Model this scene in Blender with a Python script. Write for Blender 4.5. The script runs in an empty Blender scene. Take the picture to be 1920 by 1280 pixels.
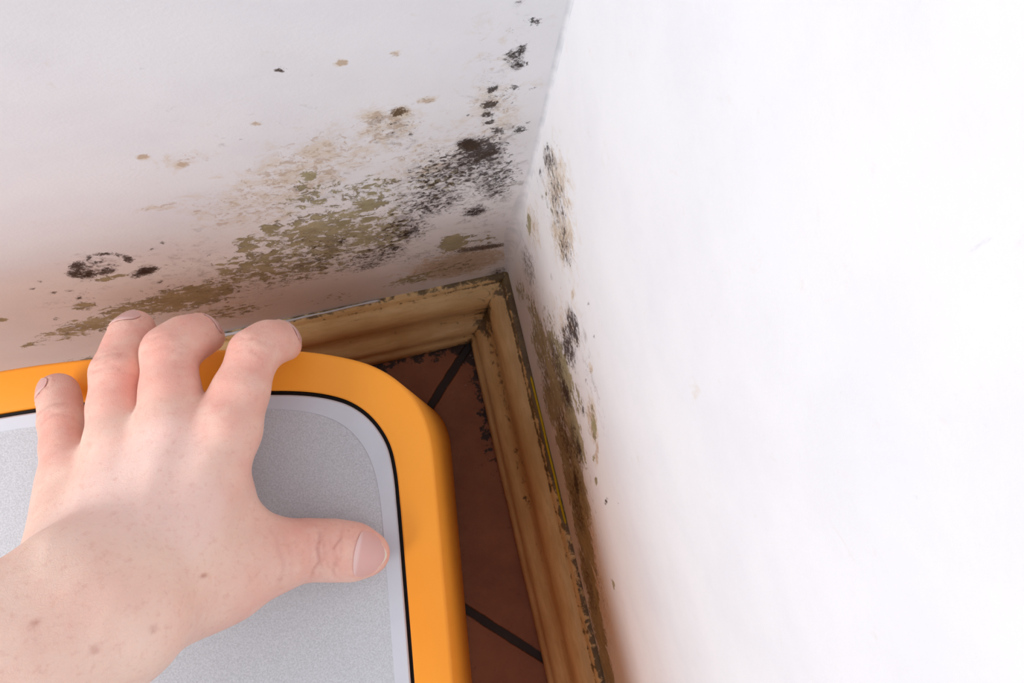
import bpy, bmesh, math, random
import numpy as np
from mathutils import Vector, Matrix, Euler, noise as mnoise

scene = bpy.context.scene
COL = scene.collection
random.seed(4)

# ------------------------------------------------------------------ camera
CAM_LOC = (-0.058762, -0.120106, 0.620000)
CAM_ROT = ((0.97187656, 0.21713409, -0.09115226), (-0.22715411, 0.96647395, -0.11970426), (0.06210441, 0.13704337, 0.98861628))
cam_data = bpy.data.cameras.new('camera')
cam_data.sensor_width = 36.0
cam_data.lens = 1300.0 / 1920.0 * 36.0
cam_data.clip_start = 0.01
cam = bpy.data.objects.new('camera', cam_data)
COL.objects.link(cam)
cam.matrix_world = Matrix.Translation(CAM_LOC) @ Matrix(CAM_ROT).to_4x4()
scene.camera = cam

# ------------------------------------------------------------------ light
world = bpy.data.worlds.new('world')
scene.world = world
world.use_nodes = True
wbg = world.node_tree.nodes['Background']
wbg.inputs['Color'].default_value = (0.84, 0.91, 1.0, 1)
wbg.inputs['Strength'].default_value = 0.42

def area_light(name, loc, target, size, power, color):
    l = bpy.data.lights.new(name, 'AREA')
    l.shape = 'DISK'; l.size = size; l.energy = power; l.color = color
    o = bpy.data.objects.new(name, l); COL.objects.link(o)
    o.location = loc
    o.rotation_euler = (Vector(target) - Vector(loc)).to_track_quat('-Z', 'Y').to_euler()
    return o

area_light('window_light', (-1.08, -0.40, 1.14), (-0.08, -0.12, 0.30), 0.60, 11.6, (0.975, 0.985, 1.0))

vs = scene.view_settings
vs.view_transform = 'Standard'; vs.look = 'None'
vs.exposure = 0.16; vs.gamma = 1.0; vs.use_curve_mapping = False

# ------------------------------------------------------------------ helpers
def tag(o, label=None, cat=None, group=None, kind=None):
    if label: o['label'] = label
    if cat: o['category'] = cat
    if group: o['group'] = group
    if kind: o['kind'] = kind
    return o

def mesh_obj(name, verts, faces, mat, parent=None, smooth=True, autosmooth=None):
    me = bpy.data.meshes.new(name)
    me.from_pydata([tuple(map(float, v)) for v in verts], [], [tuple(int(i) for i in f) for f in faces])
    me.update()
    bm = bmesh.new(); bm.from_mesh(me)
    bmesh.ops.recalc_face_normals(bm, faces=bm.faces)
    bm.to_mesh(me); bm.free()
    if mat: me.materials.append(mat)
    if smooth:
        me.shade_smooth()
    if autosmooth:
        me.set_sharp_from_angle(angle=math.radians(autosmooth))
    o = bpy.data.objects.new(name, me)
    COL.objects.link(o)
    if parent:
        o.parent = parent
    return o

def attr(o, name, vals):
    a = o.data.attributes.new(name, 'FLOAT', 'POINT')
    a.data.foreach_set('value', np.asarray(vals, dtype=np.float32))

class NT:
    """small node-tree writer"""
    def __init__(s, name):
        s.m = bpy.data.materials.new(name); s.m.use_nodes = True
        s.t = s.m.node_tree; s.b = s.t.nodes['Principled BSDF']
        s.co = s.t.nodes.new('ShaderNodeTexCoord').outputs['Object']
    def n(s, typ, ins=None, **kw):
        nd = s.t.nodes.new(typ)
        for k, v in kw.items(): setattr(nd, k, v)
        for k, v in (ins or {}).items():
            if isinstance(v, bpy.types.NodeSocket): s.t.links.new(v, nd.inputs[k])
            else: nd.inputs[k].default_value = v
        return nd
    def math(s, op, a, b=0.0, c=0.0, clamp=False):
        return s.n('ShaderNodeMath', {0: a, 1: b, 2: c}, operation=op, use_clamp=clamp).outputs[0]
    def noise(s, scale, detail=4, rough=0.55, vec=None, dist=0.0, col=False):
        nd = s.n('ShaderNodeTexNoise', {'Vector': vec or s.co, 'Scale': scale, 'Detail': detail, 'Roughness': rough, 'Distortion': dist})
        return nd.outputs['Color' if col else 'Fac']
    def mapv(s, scale=(1, 1, 1), rot=(0, 0, 0), loc=(0, 0, 0), vec=None):
        return s.n('ShaderNodeMapping', {'Vector': vec or s.co, 'Scale': scale, 'Rotation': rot, 'Location': loc}).outputs[0]
    def ramp(s, v, a, b, smooth=True):
        return s.n('ShaderNodeMapRange', {'Value': v, 'From Min': a, 'From Max': b}, interpolation_type='SMOOTHSTEP' if smooth else 'LINEAR').outputs[0]
    def mix(s, f, a, b):
        nd = s.t.nodes.new('ShaderNodeMix'); nd.data_type = 'RGBA'
        for i, v in ((0, f), (6, a), (7, b)):
            if isinstance(v, bpy.types.NodeSocket): s.t.links.new(v, nd.inputs[i])
            else: nd.inputs[i].default_value = v if i == 0 else (*v, 1.0)[:4]
        return nd.outputs[2]
    def at(s, name):
        return s.n('ShaderNodeAttribute', attribute_name=name).outputs['Fac']
    def bump(s, h, strength, dist, prev=None):
        ins = {'Height': h, 'Strength': strength, 'Distance': dist}
        if prev: ins['Normal'] = prev
        return s.n('ShaderNodeBump', ins).outputs[0]
    def out(s, color=None, rough=0.5, normal=None, spec=None, **kw):
        L = s.t.links
        for key, v in (('Base Color', color), ('Roughness', rough), ('Normal', normal), ('Specular IOR Level', spec), *kw.items()):
            if v is None: continue
            if isinstance(v, bpy.types.NodeSocket): L.new(v, s.b.inputs[key])
            elif isinstance(v, tuple) and len(v) == 3 and key.endswith('Color'): s.b.inputs[key].default_value = (*v, 1)
            else: s.b.inputs[key].default_value = v
        return s.m

def srgb(r, g, b):
    f = lambda c: (c / 12.92 if c <= 0.04045 else ((c + 0.055) / 1.055) ** 2.4)
    return tuple(f(v / 255.0) for v in (r, g, b))

# ------------------------------------------------------------------ mouldy plaster
def mould_material(name, u_axis):
    t = NT(name)
    olive, black, tan, solid = t.at('olive'), t.at('black'), t.at('tan'), t.at('solid')
    grain = t.noise(900, 3, 0.6)
    wave = t.noise(26, 5, 0.6)
    base = t.mix(t.ramp(wave, 0.35, 0.7), srgb(237, 238, 241), srgb(232, 233, 237))
    # tan haze
    nt = t.noise(95, 6, 0.68, dist=0.6)
    ft = t.ramp(t.math('ADD', nt, t.math('MULTIPLY', tan, 0.42)), 0.60, 0.92)
    fts = t.ramp(t.math('ADD', t.noise(240, 5, 0.7, dist=1.0), t.math('MULTIPLY', tan, 0.42)), 0.72, 0.86)
    c = t.mix(t.math('MULTIPLY', ft, 0.6), base, srgb(214, 196, 166))
    c = t.mix(t.math('MULTIPLY', fts, 0.55), c, srgb(178, 150, 118))
    # olive crusts with crisp edges
    no = t.noise(150, 9, 0.74, dist=0.5)
    fo = t.ramp(t.math('ADD', no, t.math('MULTIPLY', olive, 0.37)), 0.72, 0.78)
    no2 = t.noise(60, 5, 0.6, dist=0.4)
    oc = t.mix(t.ramp(no2, 0.35, 0.65), srgb(172, 165, 128), srgb(146, 139, 102))
    oc = t.mix(t.ramp(t.noise(330, 4, 0.6), 0.56, 0.76), oc, srgb(108, 100, 72))
    c = t.mix(t.math('MULTIPLY', fo, 0.92), c, oc)
    # dark rim of the crusts
    rim = t.math('MULTIPLY', fo, t.ramp(t.math('ADD', no, t.math('MULTIPLY', olive, 0.40)), 0.83, 0.765))
    c = t.mix(t.math('MULTIPLY', rim, t.ramp(t.noise(70, 3), 0.42, 0.62)), c, srgb(84, 74, 56))
    # grey bloom round the black colonies
    fg = t.ramp(t.math('ADD', t.noise(130, 6, 0.7, dist=0.5), t.math('MULTIPLY', black, 0.38)), 0.66, 1.0)
    c = t.mix(t.math('MULTIPLY', fg, 0.62), c, srgb(118, 106, 104))
    # black specks
    nb = t.noise(300, 8, 0.78, dist=0.4)
    fb = t.ramp(t.math('ADD', nb, t.math('MULTIPLY', black, 0.35)), 0.75, 0.83)
    c = t.mix(t.math('MULTIPLY', fb, 0.9), c, srgb(46, 36, 34))
    # single colonies with a ragged edge
    ns = t.math('MULTIPLY', t.math('SUBTRACT', t.noise(620, 6, 0.8, dist=0.4), 0.5), 2.7)
    fs = t.math('MULTIPLY', t.ramp(t.math('ADD', t.math('MULTIPLY', solid, 0.95), ns), 0.44, 0.76), t.ramp(solid, 0.10, 0.35))
    c = t.mix(t.math('MULTIPLY', fs, 0.93), c, t.mix(t.at('brown'), srgb(40, 32, 32), srgb(92, 72, 48)))
    bh = t.bump(t.noise(700, 3, 0.6), 0.10, 0.0006)
    bh = t.bump(t.noise(60, 4, 0.5), 0.10, 0.0012, bh)
    bh = t.bump(t.math('ADD', fo, fb), 0.35, 0.0006, bh)
    return t.out(c, rough=0.55, normal=bh, spec=0.25)

def ellipses(U, V, items):
    """items: (u, v, a, b, c, d, strength) with [a b; c d] taking a wall offset to the unit disc"""
    out = np.zeros_like(U)
    for u, v, a, b, c, d, s in items:
        du, dv = U - u, V - v
        q = (a * du + b * dv) ** 2 + (c * du + d * dv) ** 2
        out = np.maximum(out, s * np.exp(-q ** 1.5 * 0.7))
    return out

def axis_lines(stops):
    out = [stops[0][0]]
    for (a, _), (b, step) in zip(stops, stops[1:]):
        n = max(1, int(round(abs(b - a) / step)))
        out += list(a + (b - a) * np.arange(1, n + 1) / n)
    return np.array(out)

def wall(name, plane, us, zs, paint, mat):
    """plane 'y': wall in the plane y=0 reaching to -x; plane 'x': wall in the plane x=0 reaching to -y"""
    U, Z = np.meshgrid(us, zs, indexing='ij')
    nu, nz = U.shape
    def P(u, z, d): return (u, d, z) if plane == 'y' else (d, u, z)
    # gentle unevenness of the plaster, none where the walls meet
    front = [P(u, z, 0.0008 * max(0.0, min(1.0, -u / 0.06)) * mnoise.noise(Vector((u * 9, z * 9, 3.1 if plane == 'y' else 8.7)))) for u, z in zip(U.ravel(), Z.ravel())]
    idx = np.arange(nu * nz).reshape(nu, nz)
    faces = np.stack([idx[:-1, :-1], idx[1:, :-1], idx[1:, 1:], idx[:-1, 1:]], -1).reshape(-1, 4).tolist()
    n0 = len(front)
    u0, u1, z0, z1 = us[0], us[-1], zs[0], zs[-1]
    T = 0.12
    back = [P(u0, z0, T), P(u1, z0, T), P(u1, z1, T), P(u0, z1, T)]
    B = [n0, n0 + 1, n0 + 2, n0 + 3]
    faces.append(B)
    faces.append(list(idx[:, 0]) + [B[1], B[0]])
    faces.append(list(idx[:, -1]) + [B[2], B[3]])
    faces.append(list(idx[0, :]) + [B[3], B[0]])
    faces.append(list(idx[-1, :]) + [B[2], B[1]])
    o = mesh_obj(name, front + back, faces, mat, autosmooth=60)
    for k in ('olive', 'black', 'tan', 'solid', 'brown'):
        v = ellipses(U.ravel(), Z.ravel(), paint.get(k, []))
        attr(o, k, np.concatenate([v, np.zeros(4)]))
    tag(o, kind='structure')
    return o

PAINT_LEFT = {
    'olive': [(-0.1019, 0.3181, 45.06, -6.31, 1.54, -42.55, 0.62),
        (-0.0774, 0.3041, 47.51, -2.86, 1.23, -36.68, 0.68),
        (-0.1112, 0.263, 29.19, -4.21, 0.6, -22.54, 0.82),
        (-0.1541, 0.2309, 34.16, -7.83, 4.12, -30.32, 0.8),
        (-0.2065, 0.1958, 26.72, -9.07, 0.48, -32.96, 0.95),
        (-0.2677, 0.1811, 26.45, -12.02, 6.7, -47.96, 0.85),
        (-0.346, 0.0823, 20.28, -10.45, 8.87, -59.38, 0.8),
        (-0.0855, 0.245, 36.14, -2.59, 0.49, -21.13, 0.78),
        (-0.1342, 0.2139, 21.64, -3.95, 0.46, -26.2, 0.72),
        (-0.2404, 0.191, 35.73, -14.73, 0.49, -35.21, 0.85),
        (-0.0725, 0.1266, 43.52, -0.92, 8.4, -56.4, 0.75),
        (-0.0415, 0.1967, 93.42, 4.78, 9.36, -45.52, 1.05),
        (-0.3148, 0.1663, 78.16, -43.6, -14.56, -101.1, 0.7),
        (-0.0469, 0.3014, 56.15, 2.85, 5.62, -31.52, 0.62),
        (-0.0242, 0.1902, 58.5, 5.22, 10.24, -49.15, 0.6),
        (-0.0706, 0.2725, 59.95, -6.39, -12.16, -19.4, 0.55),
        (-0.1455, 0.2703, 118.4, -29.93, -5.44, -66.73, 0.9),
        (-0.2513, 0.224, 124.65, -63.11, -45.39, -87.37, 0.85),
        (-0.2185, 0.2634, 110.2, -48.97, -14.54, -165.35, 0.8),
        (-0.1991, 0.1418, 31.39, -9.28, -5.96, -40.31, 0.65),
        (-0.0428, 0.1361, 29.26, 0.86, 0.12, -31.91, 0.55),
        (-0.1143, 0.234, 73.64, -15.08, -34.12, -44.28, 0.9),
        (-0.0817, 0.2916, 77.83, -4.07, 13.71, -76.47, 0.9),
        (-0.0995, 0.3391, 225.11, -51.15, -73.42, -140.07, 0.9),
        (-0.1311, 0.286, 131.24, -29.24, -6.88, -93.82, 0.85),
        (-0.1341, 0.1184, 37.55, -5.57, 0.03, -60.53, 0.5),
        (-0.2927, 0.2289, 296.39, -189.49, -122.3, -95.56, 0.9)],
    'black': [(-0.0266, 0.3292, 70.71, 6.18, -2.64, -53.05, 1.05),
        (-0.0314, 0.3398, 196.58, 0.25, -70.49, -154.27, 1.2),
        (-0.0179, 0.3494, 128.78, 14.03, -23.58, -195.93, 0.7),
        (-0.0389, 0.314, 35.35, 2.75, 5.56, -31.7, 0.84),
        (-0.0506, 0.281, 37.13, 1.39, 5.15, -28.08, 0.8),
        (-0.0283, 0.2505, 99.65, 6.49, -5.8, -67.33, 0.85),
        (-0.0193, 0.2936, 62.49, 10.15, 9.5, -21.28, 0.85),
        (-0.0159, 0.4033, 181.6, 46.21, 50.78, -151.76, 0.8),
        (-0.0149, 0.3973, 294.03, 20.64, -82.1, -241.09, 0.9),
        (-0.0163, 0.4323, 393.0, 71.76, -1.49, -635.32, 0.9),
        (-0.0212, 0.3736, 108.17, 22.2, 11.28, -31.04, 0.6),
        (-0.0914, 0.2016, 32.47, -1.91, 8.8, -33.48, 0.78),
        (-0.0678, 0.2428, 51.99, -0.52, 5.28, -27.43, 0.8),
        (-0.0662, 0.1841, 48.93, -0.26, 11.67, -56.23, 0.6),
        (-0.119, 0.2261, 25.56, -3.85, 0.35, -17.63, 0.64),
        (-0.1747, 0.1948, 19.72, -5.25, 0.27, -18.81, 0.55),
        (-0.2151, 0.2827, 67.6, -32.99, -19.01, -46.91, 0.75),
        (-0.2232, 0.2768, 123.31, -65.53, -49.94, -56.23, 0.9),
        (-0.2017, 0.2624, 127.08, -50.59, -8.41, -95.89, 0.9),
        (-0.2482, 0.2403, 40.74, -20.11, -4.13, -40.82, 0.5),
        (-0.1829, 0.2554, 28.48, -9.72, -1.82, -20.13, 0.5),
        (-0.0312, 0.1699, 40.16, 2.28, 0.44, -45.78, 0.6),
        (-0.0053, 0.0869, 78.89, 6.91, -7.11, -44.45, 0.8),
        (-0.0607, 0.3655, 68.97, -7.35, -20.59, -47.54, 0.6),
        (-0.0251, 0.244, 40.76, 0.69, -11.15, -17.79, 0.5),
        (-0.0142, 0.4167, 192.03, 53.4, 16.4, -51.03, 0.45),
        (-0.0948, 0.3175, 28.36, -3.71, -1.51, -26.46, 0.42),
        (-0.0831, 0.2627, 17.97, -1.23, 0.38, -14.49, 0.42),
        (-0.1064, 0.2279, 16.59, -1.99, 0.33, -16.25, 0.45),
        (-0.015, 0.3378, 106.31, 5.96, -16.66, -37.25, 0.55),
        (-0.0945, 0.3779, 15.09, -2.42, -0.77, -27.05, 0.26),
        (-0.0338, 0.3239, 41.1, -0.27, -13.54, -27.7, 0.5)],
    'tan': [(-0.1275, 0.3192, 33.55, -7.45, 1.1, -29.92, 0.55),
        (-0.0874, 0.3554, 40.18, -4.89, -1.59, -41.01, 0.6),
        (-0.0644, 0.3694, 62.51, -2.61, -1.8, -56.57, 0.62),
        (-0.136, 0.3738, 89.26, -28.26, -4.08, -132.33, 0.45),
        (-0.0389, 0.1405, 26.53, 1.0, 0.12, -27.05, 1.0),
        (-0.0269, 0.3483, 73.98, 1.25, -28.77, -65.73, 0.5),
        (-0.0551, 0.4178, 465.54, -26.59, -112.1, -672.07, 1.0),
        (-0.0717, 0.4178, 472.27, -62.9, -94.76, -557.02, 1.1),
        (-0.1478, 0.3819, 427.69, -176.97, -111.14, -471.7, 1.15),
        (-0.1393, 0.3705, 371.6, -149.83, -124.25, -248.5, 0.9),
        (-0.023, 0.4194, 97.72, 3.94, -35.41, -116.0, 0.35),
        (-0.1034, 0.3412, 38.6, -6.04, 1.52, -37.74, 0.65),
        (-0.0503, 0.3319, 39.47, 0.94, 1.11, -28.85, 0.5),
        (-0.1616, 0.3364, 94.39, -35.53, -31.87, -219.34, 0.6),
        (-0.106, 0.3905, 394.07, -118.71, -206.87, -490.85, 0.9),
        (-0.0668, 0.3813, 174.89, -9.31, -10.9, -413.81, 0.9),
        (-0.021, 0.3693, 79.43, 3.2, -15.19, -38.46, 0.5),
        (-0.0471, 0.3848, 262.21, 10.97, 15.13, -316.84, 0.8),
        (-0.0573, 0.3795, 198.46, 5.12, 27.51, -174.28, 0.9),
        (-0.2092, 0.1437, 23.73, -7.53, -4.8, -32.47, 0.5),
        (-0.0223, 0.4021, 108.64, 4.38, -33.52, -99.7, 0.4)],
    'solid': [(-0.0901, 0.4201, 575.24, -109.57, -41.61, -576.57, 1.0),
        (-0.0578, 0.3801, 287.49, 6.84, 38.68, -245.32, 0.95),
        (-0.1246, 0.4329, 1388.33, -560.14, -205.34, -1266.1, 0.8),
        (-0.0229, 0.3836, 354.98, 88.92, 211.26, -375.69, 1.0),
        (-0.0236, 0.372, 258.13, 24.98, -30.01, -288.14, 1.0),
        (-0.0246, 0.3646, 365.84, 24.33, -81.49, -366.71, 1.0),
        (-0.0233, 0.3571, 386.61, 56.51, 65.97, -399.72, 1.0),
        (-0.0145, 0.382, 506.12, 69.09, -39.88, -414.88, 0.85),
        (-0.0069, 0.3784, 706.61, 98.18, -165.79, -820.3, 0.85),
        (-0.0107, 0.4214, 441.52, 19.86, -223.43, -517.35, 1.0),
        (-0.0156, 0.4323, 695.78, 92.37, -139.18, -975.23, 0.8),
        (-0.0314, 0.3388, 179.54, 0.23, -70.29, -153.15, 1.1),
        (-0.0318, 0.3666, 679.11, -0.18, -303.76, -744.76, 0.8),
        (-0.0189, 0.3469, 319.73, 42.86, 8.56, -209.71, 0.8),
        (-0.0096, 0.3444, 315.18, 47.37, -11.37, -267.4, 0.9),
        (-0.0066, 0.3496, 628.71, 55.05, -284.97, -678.96, 0.8),
        (-0.0253, 0.3257, 190.31, 14.6, -25.73, -185.72, 0.8),
        (-0.0301, 0.319, 158.32, 11.61, -12.41, -227.31, 0.75),
        (-0.0217, 0.3269, 174.62, 23.95, 40.21, -232.5, 0.75),
        (-0.0471, 0.3848, 437.02, 18.29, 24.2, -506.94, 0.6),
        (-0.0656, 0.3787, 369.62, -2.57, 77.1, -488.83, 0.6),
        (-0.1134, 0.3818, 1069.44, -341.8, -337.07, -753.85, 0.7),
        (-0.1067, 0.3908, 1105.22, -336.2, -345.26, -819.21, 0.7),
        (-0.1266, 0.3899, 1397.36, -536.16, -419.46, -948.23, 0.6),
        (-0.199, 0.2848, 303.96, -174.04, -258.73, -67.27, 1.0),
        (-0.1993, 0.292, 285.4, -147.5, -293.4, -215.37, 0.8),
        (-0.2039, 0.2975, 191.08, -93.29, -176.04, -334.95, 0.85),
        (-0.2111, 0.2965, 414.71, -112.54, 339.96, -368.1, 0.8),
        (-0.2199, 0.2899, 232.47, -112.22, -12.6, -168.93, 0.95),
        (-0.2266, 0.2799, 234.73, -128.03, -89.66, -100.95, 0.95),
        (-0.2235, 0.2738, 198.22, -98.97, -64.15, -151.39, 0.85),
        (-0.2146, 0.2737, 198.13, -90.67, -39.96, -194.13, 0.9),
        (-0.2007, 0.2615, 158.3, -59.03, 23.5, -178.16, 1.1),
        (-0.208, 0.2574, 307.99, -142.95, -150.91, -166.88, 0.8),
        (-0.1776, 0.2967, 584.96, -250.59, -234.68, -319.24, 0.8),
        (-0.1849, 0.2912, 588.61, -225.24, -32.91, -453.1, 0.75),
        (-0.2035, 0.2395, 510.68, -180.78, 52.85, -282.91, 0.75),
        (-0.2436, 0.2785, 668.39, -394.93, -270.49, -288.29, 0.7),
        (-0.2524, 0.2701, 490.9, -295.17, -227.87, -230.19, 0.7),
        (-0.2492, 0.2579, 425.91, -232.61, -125.49, -269.77, 0.75),
        (-0.2458, 0.2406, 458.17, -223.58, -25.77, -255.57, 0.8),
        (-0.2177, 0.2302, 574.01, -262.33, -236.75, -235.42, 0.6),
        (-0.2427, 0.2553, 467.38, -258.21, -254.66, -253.23, 0.6),
        (-0.2751, 0.2101, 419.26, -238.96, -174.06, -137.33, 0.6),
        (-0.2904, 0.1718, 438.59, -243.85, -128.85, -87.55, 0.6),
        (-0.0221, 0.1709, 48.29, 2.81, -37.74, -149.48, 0.95),
        (-0.1032, 0.2452, 288.63, -36.94, -19.25, -209.76, 0.8),
        (-0.081, 0.4037, 1432.33, -301.91, -423.53, -1134.87, 0.6),
        (-0.0151, 0.4053, 346.9, 73.82, 88.33, -577.87, 0.9),
        (-0.0135, 0.408, 511.27, 89.55, -8.2, -609.8, 0.9),
        (-0.0179, 0.4056, 450.57, 133.87, 280.72, -533.11, 0.7),
        (-0.0143, 0.3984, 408.84, 29.99, -123.52, -365.36, 0.8),
        (-0.0111, 0.3966, 1052.75, 90.52, -245.13, -722.46, 0.8),
        (-0.0159, 0.403, 306.45, 49.39, -11.53, -730.62, 0.8),
        (-0.0282, 0.2478, 129.44, 9.79, 3.08, -131.73, 0.75),
        (-0.0541, 0.2691, 150.05, -42.81, -298.53, -113.31, 0.75),
        (-0.0655, 0.2341, 146.28, 7.25, 152.9, -196.61, 0.8),
        (-0.0771, 0.2114, 220.02, -23.44, -127.83, -168.55, 0.8),
        (-0.1205, 0.2189, 54.41, -8.79, -19.32, -183.67, 0.5),
        (-0.1472, 0.188, 102.05, -22.37, -33.9, -128.28, 0.5),
        (-0.0975, 0.1826, 74.17, -5.87, 18.84, -132.43, 0.6)],
    'brown': [(-0.0578, 0.3801, 127.46, -12.9, -32.19, -80.05, 1.0),
        (-0.0901, 0.4201, 249.25, -67.0, -56.39, -162.9, 0.3),
        (-0.0221, 0.1709, 30.53, 0.63, -28.83, -38.14, 0.6),
        (-0.0266, 0.3292, 69.4, 1.17, -27.34, -57.87, 0.3),
        (-0.0236, 0.372, 192.93, 5.97, -36.81, -93.95, 0.3)],
}
PAINT_RIGHT = {
    'olive': [(-0.1121, 0.159, 1.65, 22.28, -47.13, -0.73, 0.95),
        (-0.1373, 0.1677, -1.75, 26.64, -48.66, 1.8, 1.0),
        (-0.1657, 0.1619, -1.72, 26.28, -41.81, 4.09, 1.0),
        (-0.1991, 0.1468, -2.23, 34.93, -41.16, 6.77, 1.0),
        (-0.2315, 0.126, -2.22, 36.02, -40.02, 8.91, 1),
        (-0.267, 0.1154, -2.11, 34.95, -39.83, 11.46, 1),
        (-0.3005, 0.1024, -1.99, 33.58, -45.97, 15.83, 1),
        (-0.0721, 0.1627, 1.84, 25.75, -46.53, -4.74, 0.8),
        (-0.0126, 0.2469, -132.29, 65.16, -145.6, -45.98, 0.95),
        (-0.0307, 0.3189, -7.5, 42.12, -57.56, -17.04, 0.45),
        (-0.0247, 0.3491, -33.33, 57.88, -73.2, -26.76, 0.4),
        (-0.0776, 0.2268, 1.36, 30.28, -71.97, -7.54, 0.8),
        (-0.0664, 0.2361, 1.49, 36.17, -109.71, -14.9, 0.6),
        (-0.098, 0.2431, 1.46, 37.74, -48.81, -2.72, 1.05),
        (-0.1277, 0.2293, 1.86, 41.27, -41.99, 0.88, 1.1),
        (-0.1598, 0.1996, -3.05, 43.56, -35.35, 3.28, 1.15),
        (-0.1919, 0.1744, -3.3, 49.14, -33.92, 5.39, 1.15),
        (-0.2269, 0.1492, -3.28, 50.98, -36.74, 8.22, 1.1),
        (-0.2584, 0.1347, -3.05, 48.52, -41.33, 11.63, 1.1),
        (-0.2934, 0.1244, -2.91, 47.11, -41.14, 14.22, 1.1),
        (-0.1274, 0.2923, -116.91, 100.78, -122.27, -1.6, 0.85),
        (-0.1142, 0.2653, -29.73, 74.05, -91.4, -2.33, 0.7),
        (-0.0712, 0.182, 1.77, 28.01, -48.47, -5.26, 0.9),
        (-0.052, 0.1743, 2.08, 31.52, -56.64, -8.44, 0.7),
        (-0.0268, 0.134, 2.6, 31.9, -85.84, -16.16, 0.7),
        (-0.1004, 0.1958, 1.75, 29.95, -33.88, -1.49, 1.0),
        (-0.2142, 0.2359, -91.57, 232.54, -360.13, 84.05, 0.95),
        (-0.1561, 0.261, -225.53, 256.43, -408.96, 30.95, 0.9),
        (-0.1447, 0.2687, -298.83, 220.2, -458.53, 14.06, 0.8)],
    'black': [(-0.1338, 0.1862, -1.72, 25.29, -37.98, 1.16, 0.8),
        (-0.1795, 0.163, -2.03, 30.98, -36.95, 4.73, 0.8),
        (-0.2387, 0.1267, -2.23, 36.23, -28.16, 6.68, 0.75),
        (-0.09, 0.1573, 2.18, 29.42, -46.43, -2.91, 0.7),
        (-0.0144, 0.3414, -21.41, 57.69, -118.34, -45.48, 0.85),
        (-0.0317, 0.3361, -22.25, 37.72, -47.05, -15.29, 0.7),
        (-0.0493, 0.3307, -31.54, 54.17, -70.35, -18.21, 0.75),
        (-0.0818, 0.3022, -9.9, 55.15, -88.47, -10.83, 1.0),
        (-0.0873, 0.2756, -8.1, 44.0, -73.99, -7.22, 0.95),
        (-0.1094, 0.2323, 1.55, 35.79, -66.94, -1.69, 0.8),
        (-0.1369, 0.2208, 1.66, 33.95, -55.11, 2.39, 0.8),
        (-0.1598, 0.1996, -8.6, 44.07, -63.61, 5.75, 0.75),
        (-0.1047, 0.3137, -9.93, 56.19, -27.97, -1.5, 0.5),
        (-0.1573, 0.2402, -16.88, 89.8, -29.32, 2.74, 0.5),
        (-0.0903, 0.2275, 1.57, 34.8, -54.48, -3.97, 0.8),
        (-0.0263, 0.2028, -5.76, 28.93, -59.42, -13.36, 0.75),
        (-0.1205, 0.281, -11.91, 65.43, -48.06, -0.12, 0.5),
        (-0.0166, 0.3157, -13.46, 34.31, -65.69, -22.68, 0.45),
        (-0.0403, 0.2036, 1.45, 26.92, -50.02, -9.37, 0.5),
        (-0.2101, 0.1855, -16.77, 85.64, -26.37, 5.32, 0.6),
        (-0.2698, 0.1445, -14.94, 74.38, -37.17, 11.48, 0.6)],
    'tan': [(-0.0274, 0.344, -11.79, 32.31, -54.28, -18.55, 0.7),
        (-0.0445, 0.3307, -12.2, 32.9, -60.24, -16.16, 0.75),
        (-0.0752, 0.2865, 0.46, 22.22, -63.09, -8.21, 0.5),
        (-0.126, 0.2912, -60.96, 69.99, -78.67, -0.59, 0.8),
        (-0.1417, 0.2816, -232.86, 175.59, -126.64, 2.91, 0.8),
        (-0.0696, 0.3217, -252.23, 158.67, -338.92, -72.13, 0.8),
        (-0.0189, 0.257, -23.88, 32.79, -67.01, -19.41, 0.6),
        (-0.1029, 0.3202, -206.09, 149.49, -346.32, -35.31, 0.8),
        (-0.1815, 0.1773, -1.49, 22.04, -25.47, 3.48, 0.7),
        (-0.2299, 0.1683, -1.85, 27.77, -25.62, 6.14, 0.6)],
    'solid': [(-0.1659, 0.274, -676.26, 319.19, -500.71, 26.36, 1.0),
        (-0.1635, 0.3052, -569.2, 493.33, -1383.84, 128.91, 0.7),
        (-0.0797, 0.3485, -754.2, 362.23, -727.58, -157.91, 0.8),
        (-0.0914, 0.3435, -556.02, 412.91, -741.39, -112.26, 0.8),
        (-0.0099, 0.3448, -225.35, 221.82, -472.02, -200.4, 0.8),
        (-0.0093, 0.3156, -314.65, 138.87, -381.27, -154.13, 0.75),
        (-0.108, 0.2347, 4.3, 101.38, -112.14, -3.25, 0.85),
        (-0.1624, 0.1852, -47.23, 105.64, -102.47, 9.08, 0.9),
        (-0.2123, 0.2325, -420.74, 350.59, -1156.93, 232.1, 0.7),
        (-0.1202, 0.2734, -125.65, 207.93, -312.02, -4.7, 0.8),
        (-0.1065, 0.301, -483.66, 336.84, -560.63, -47.41, 0.7),
        (-0.1398, 0.2318, -24.18, 127.18, -170.26, 7.99, 0.8),
        (-0.0513, 0.2784, -146.26, 221.66, -452.7, -96.9, 0.6),
        (-0.0809, 0.2916, -64.11, 163.85, -274.93, -35.07, 0.7)],
    'brown': [],
}
us = axis_lines([(-2.6, 1), (-0.42, 0.06), (-0.30, 0.004), (0.0, 0.0016)])
zs = axis_lines([(0.0, 1), (0.06, 0.01), (0.46, 0.0016), (0.62, 0.01), (2.5, 0.08)])
wall('wall_left', 'y', us, zs, PAINT_LEFT, mould_material('mouldy_plaster_left', 0))
us = axis_lines([(-2.6, 1), (-0.40, 0.06), (-0.0, 0.0018)])
wall('wall_right', 'x', us, zs, PAINT_RIGHT, mould_material('mouldy_plaster_right', 1))

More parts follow.
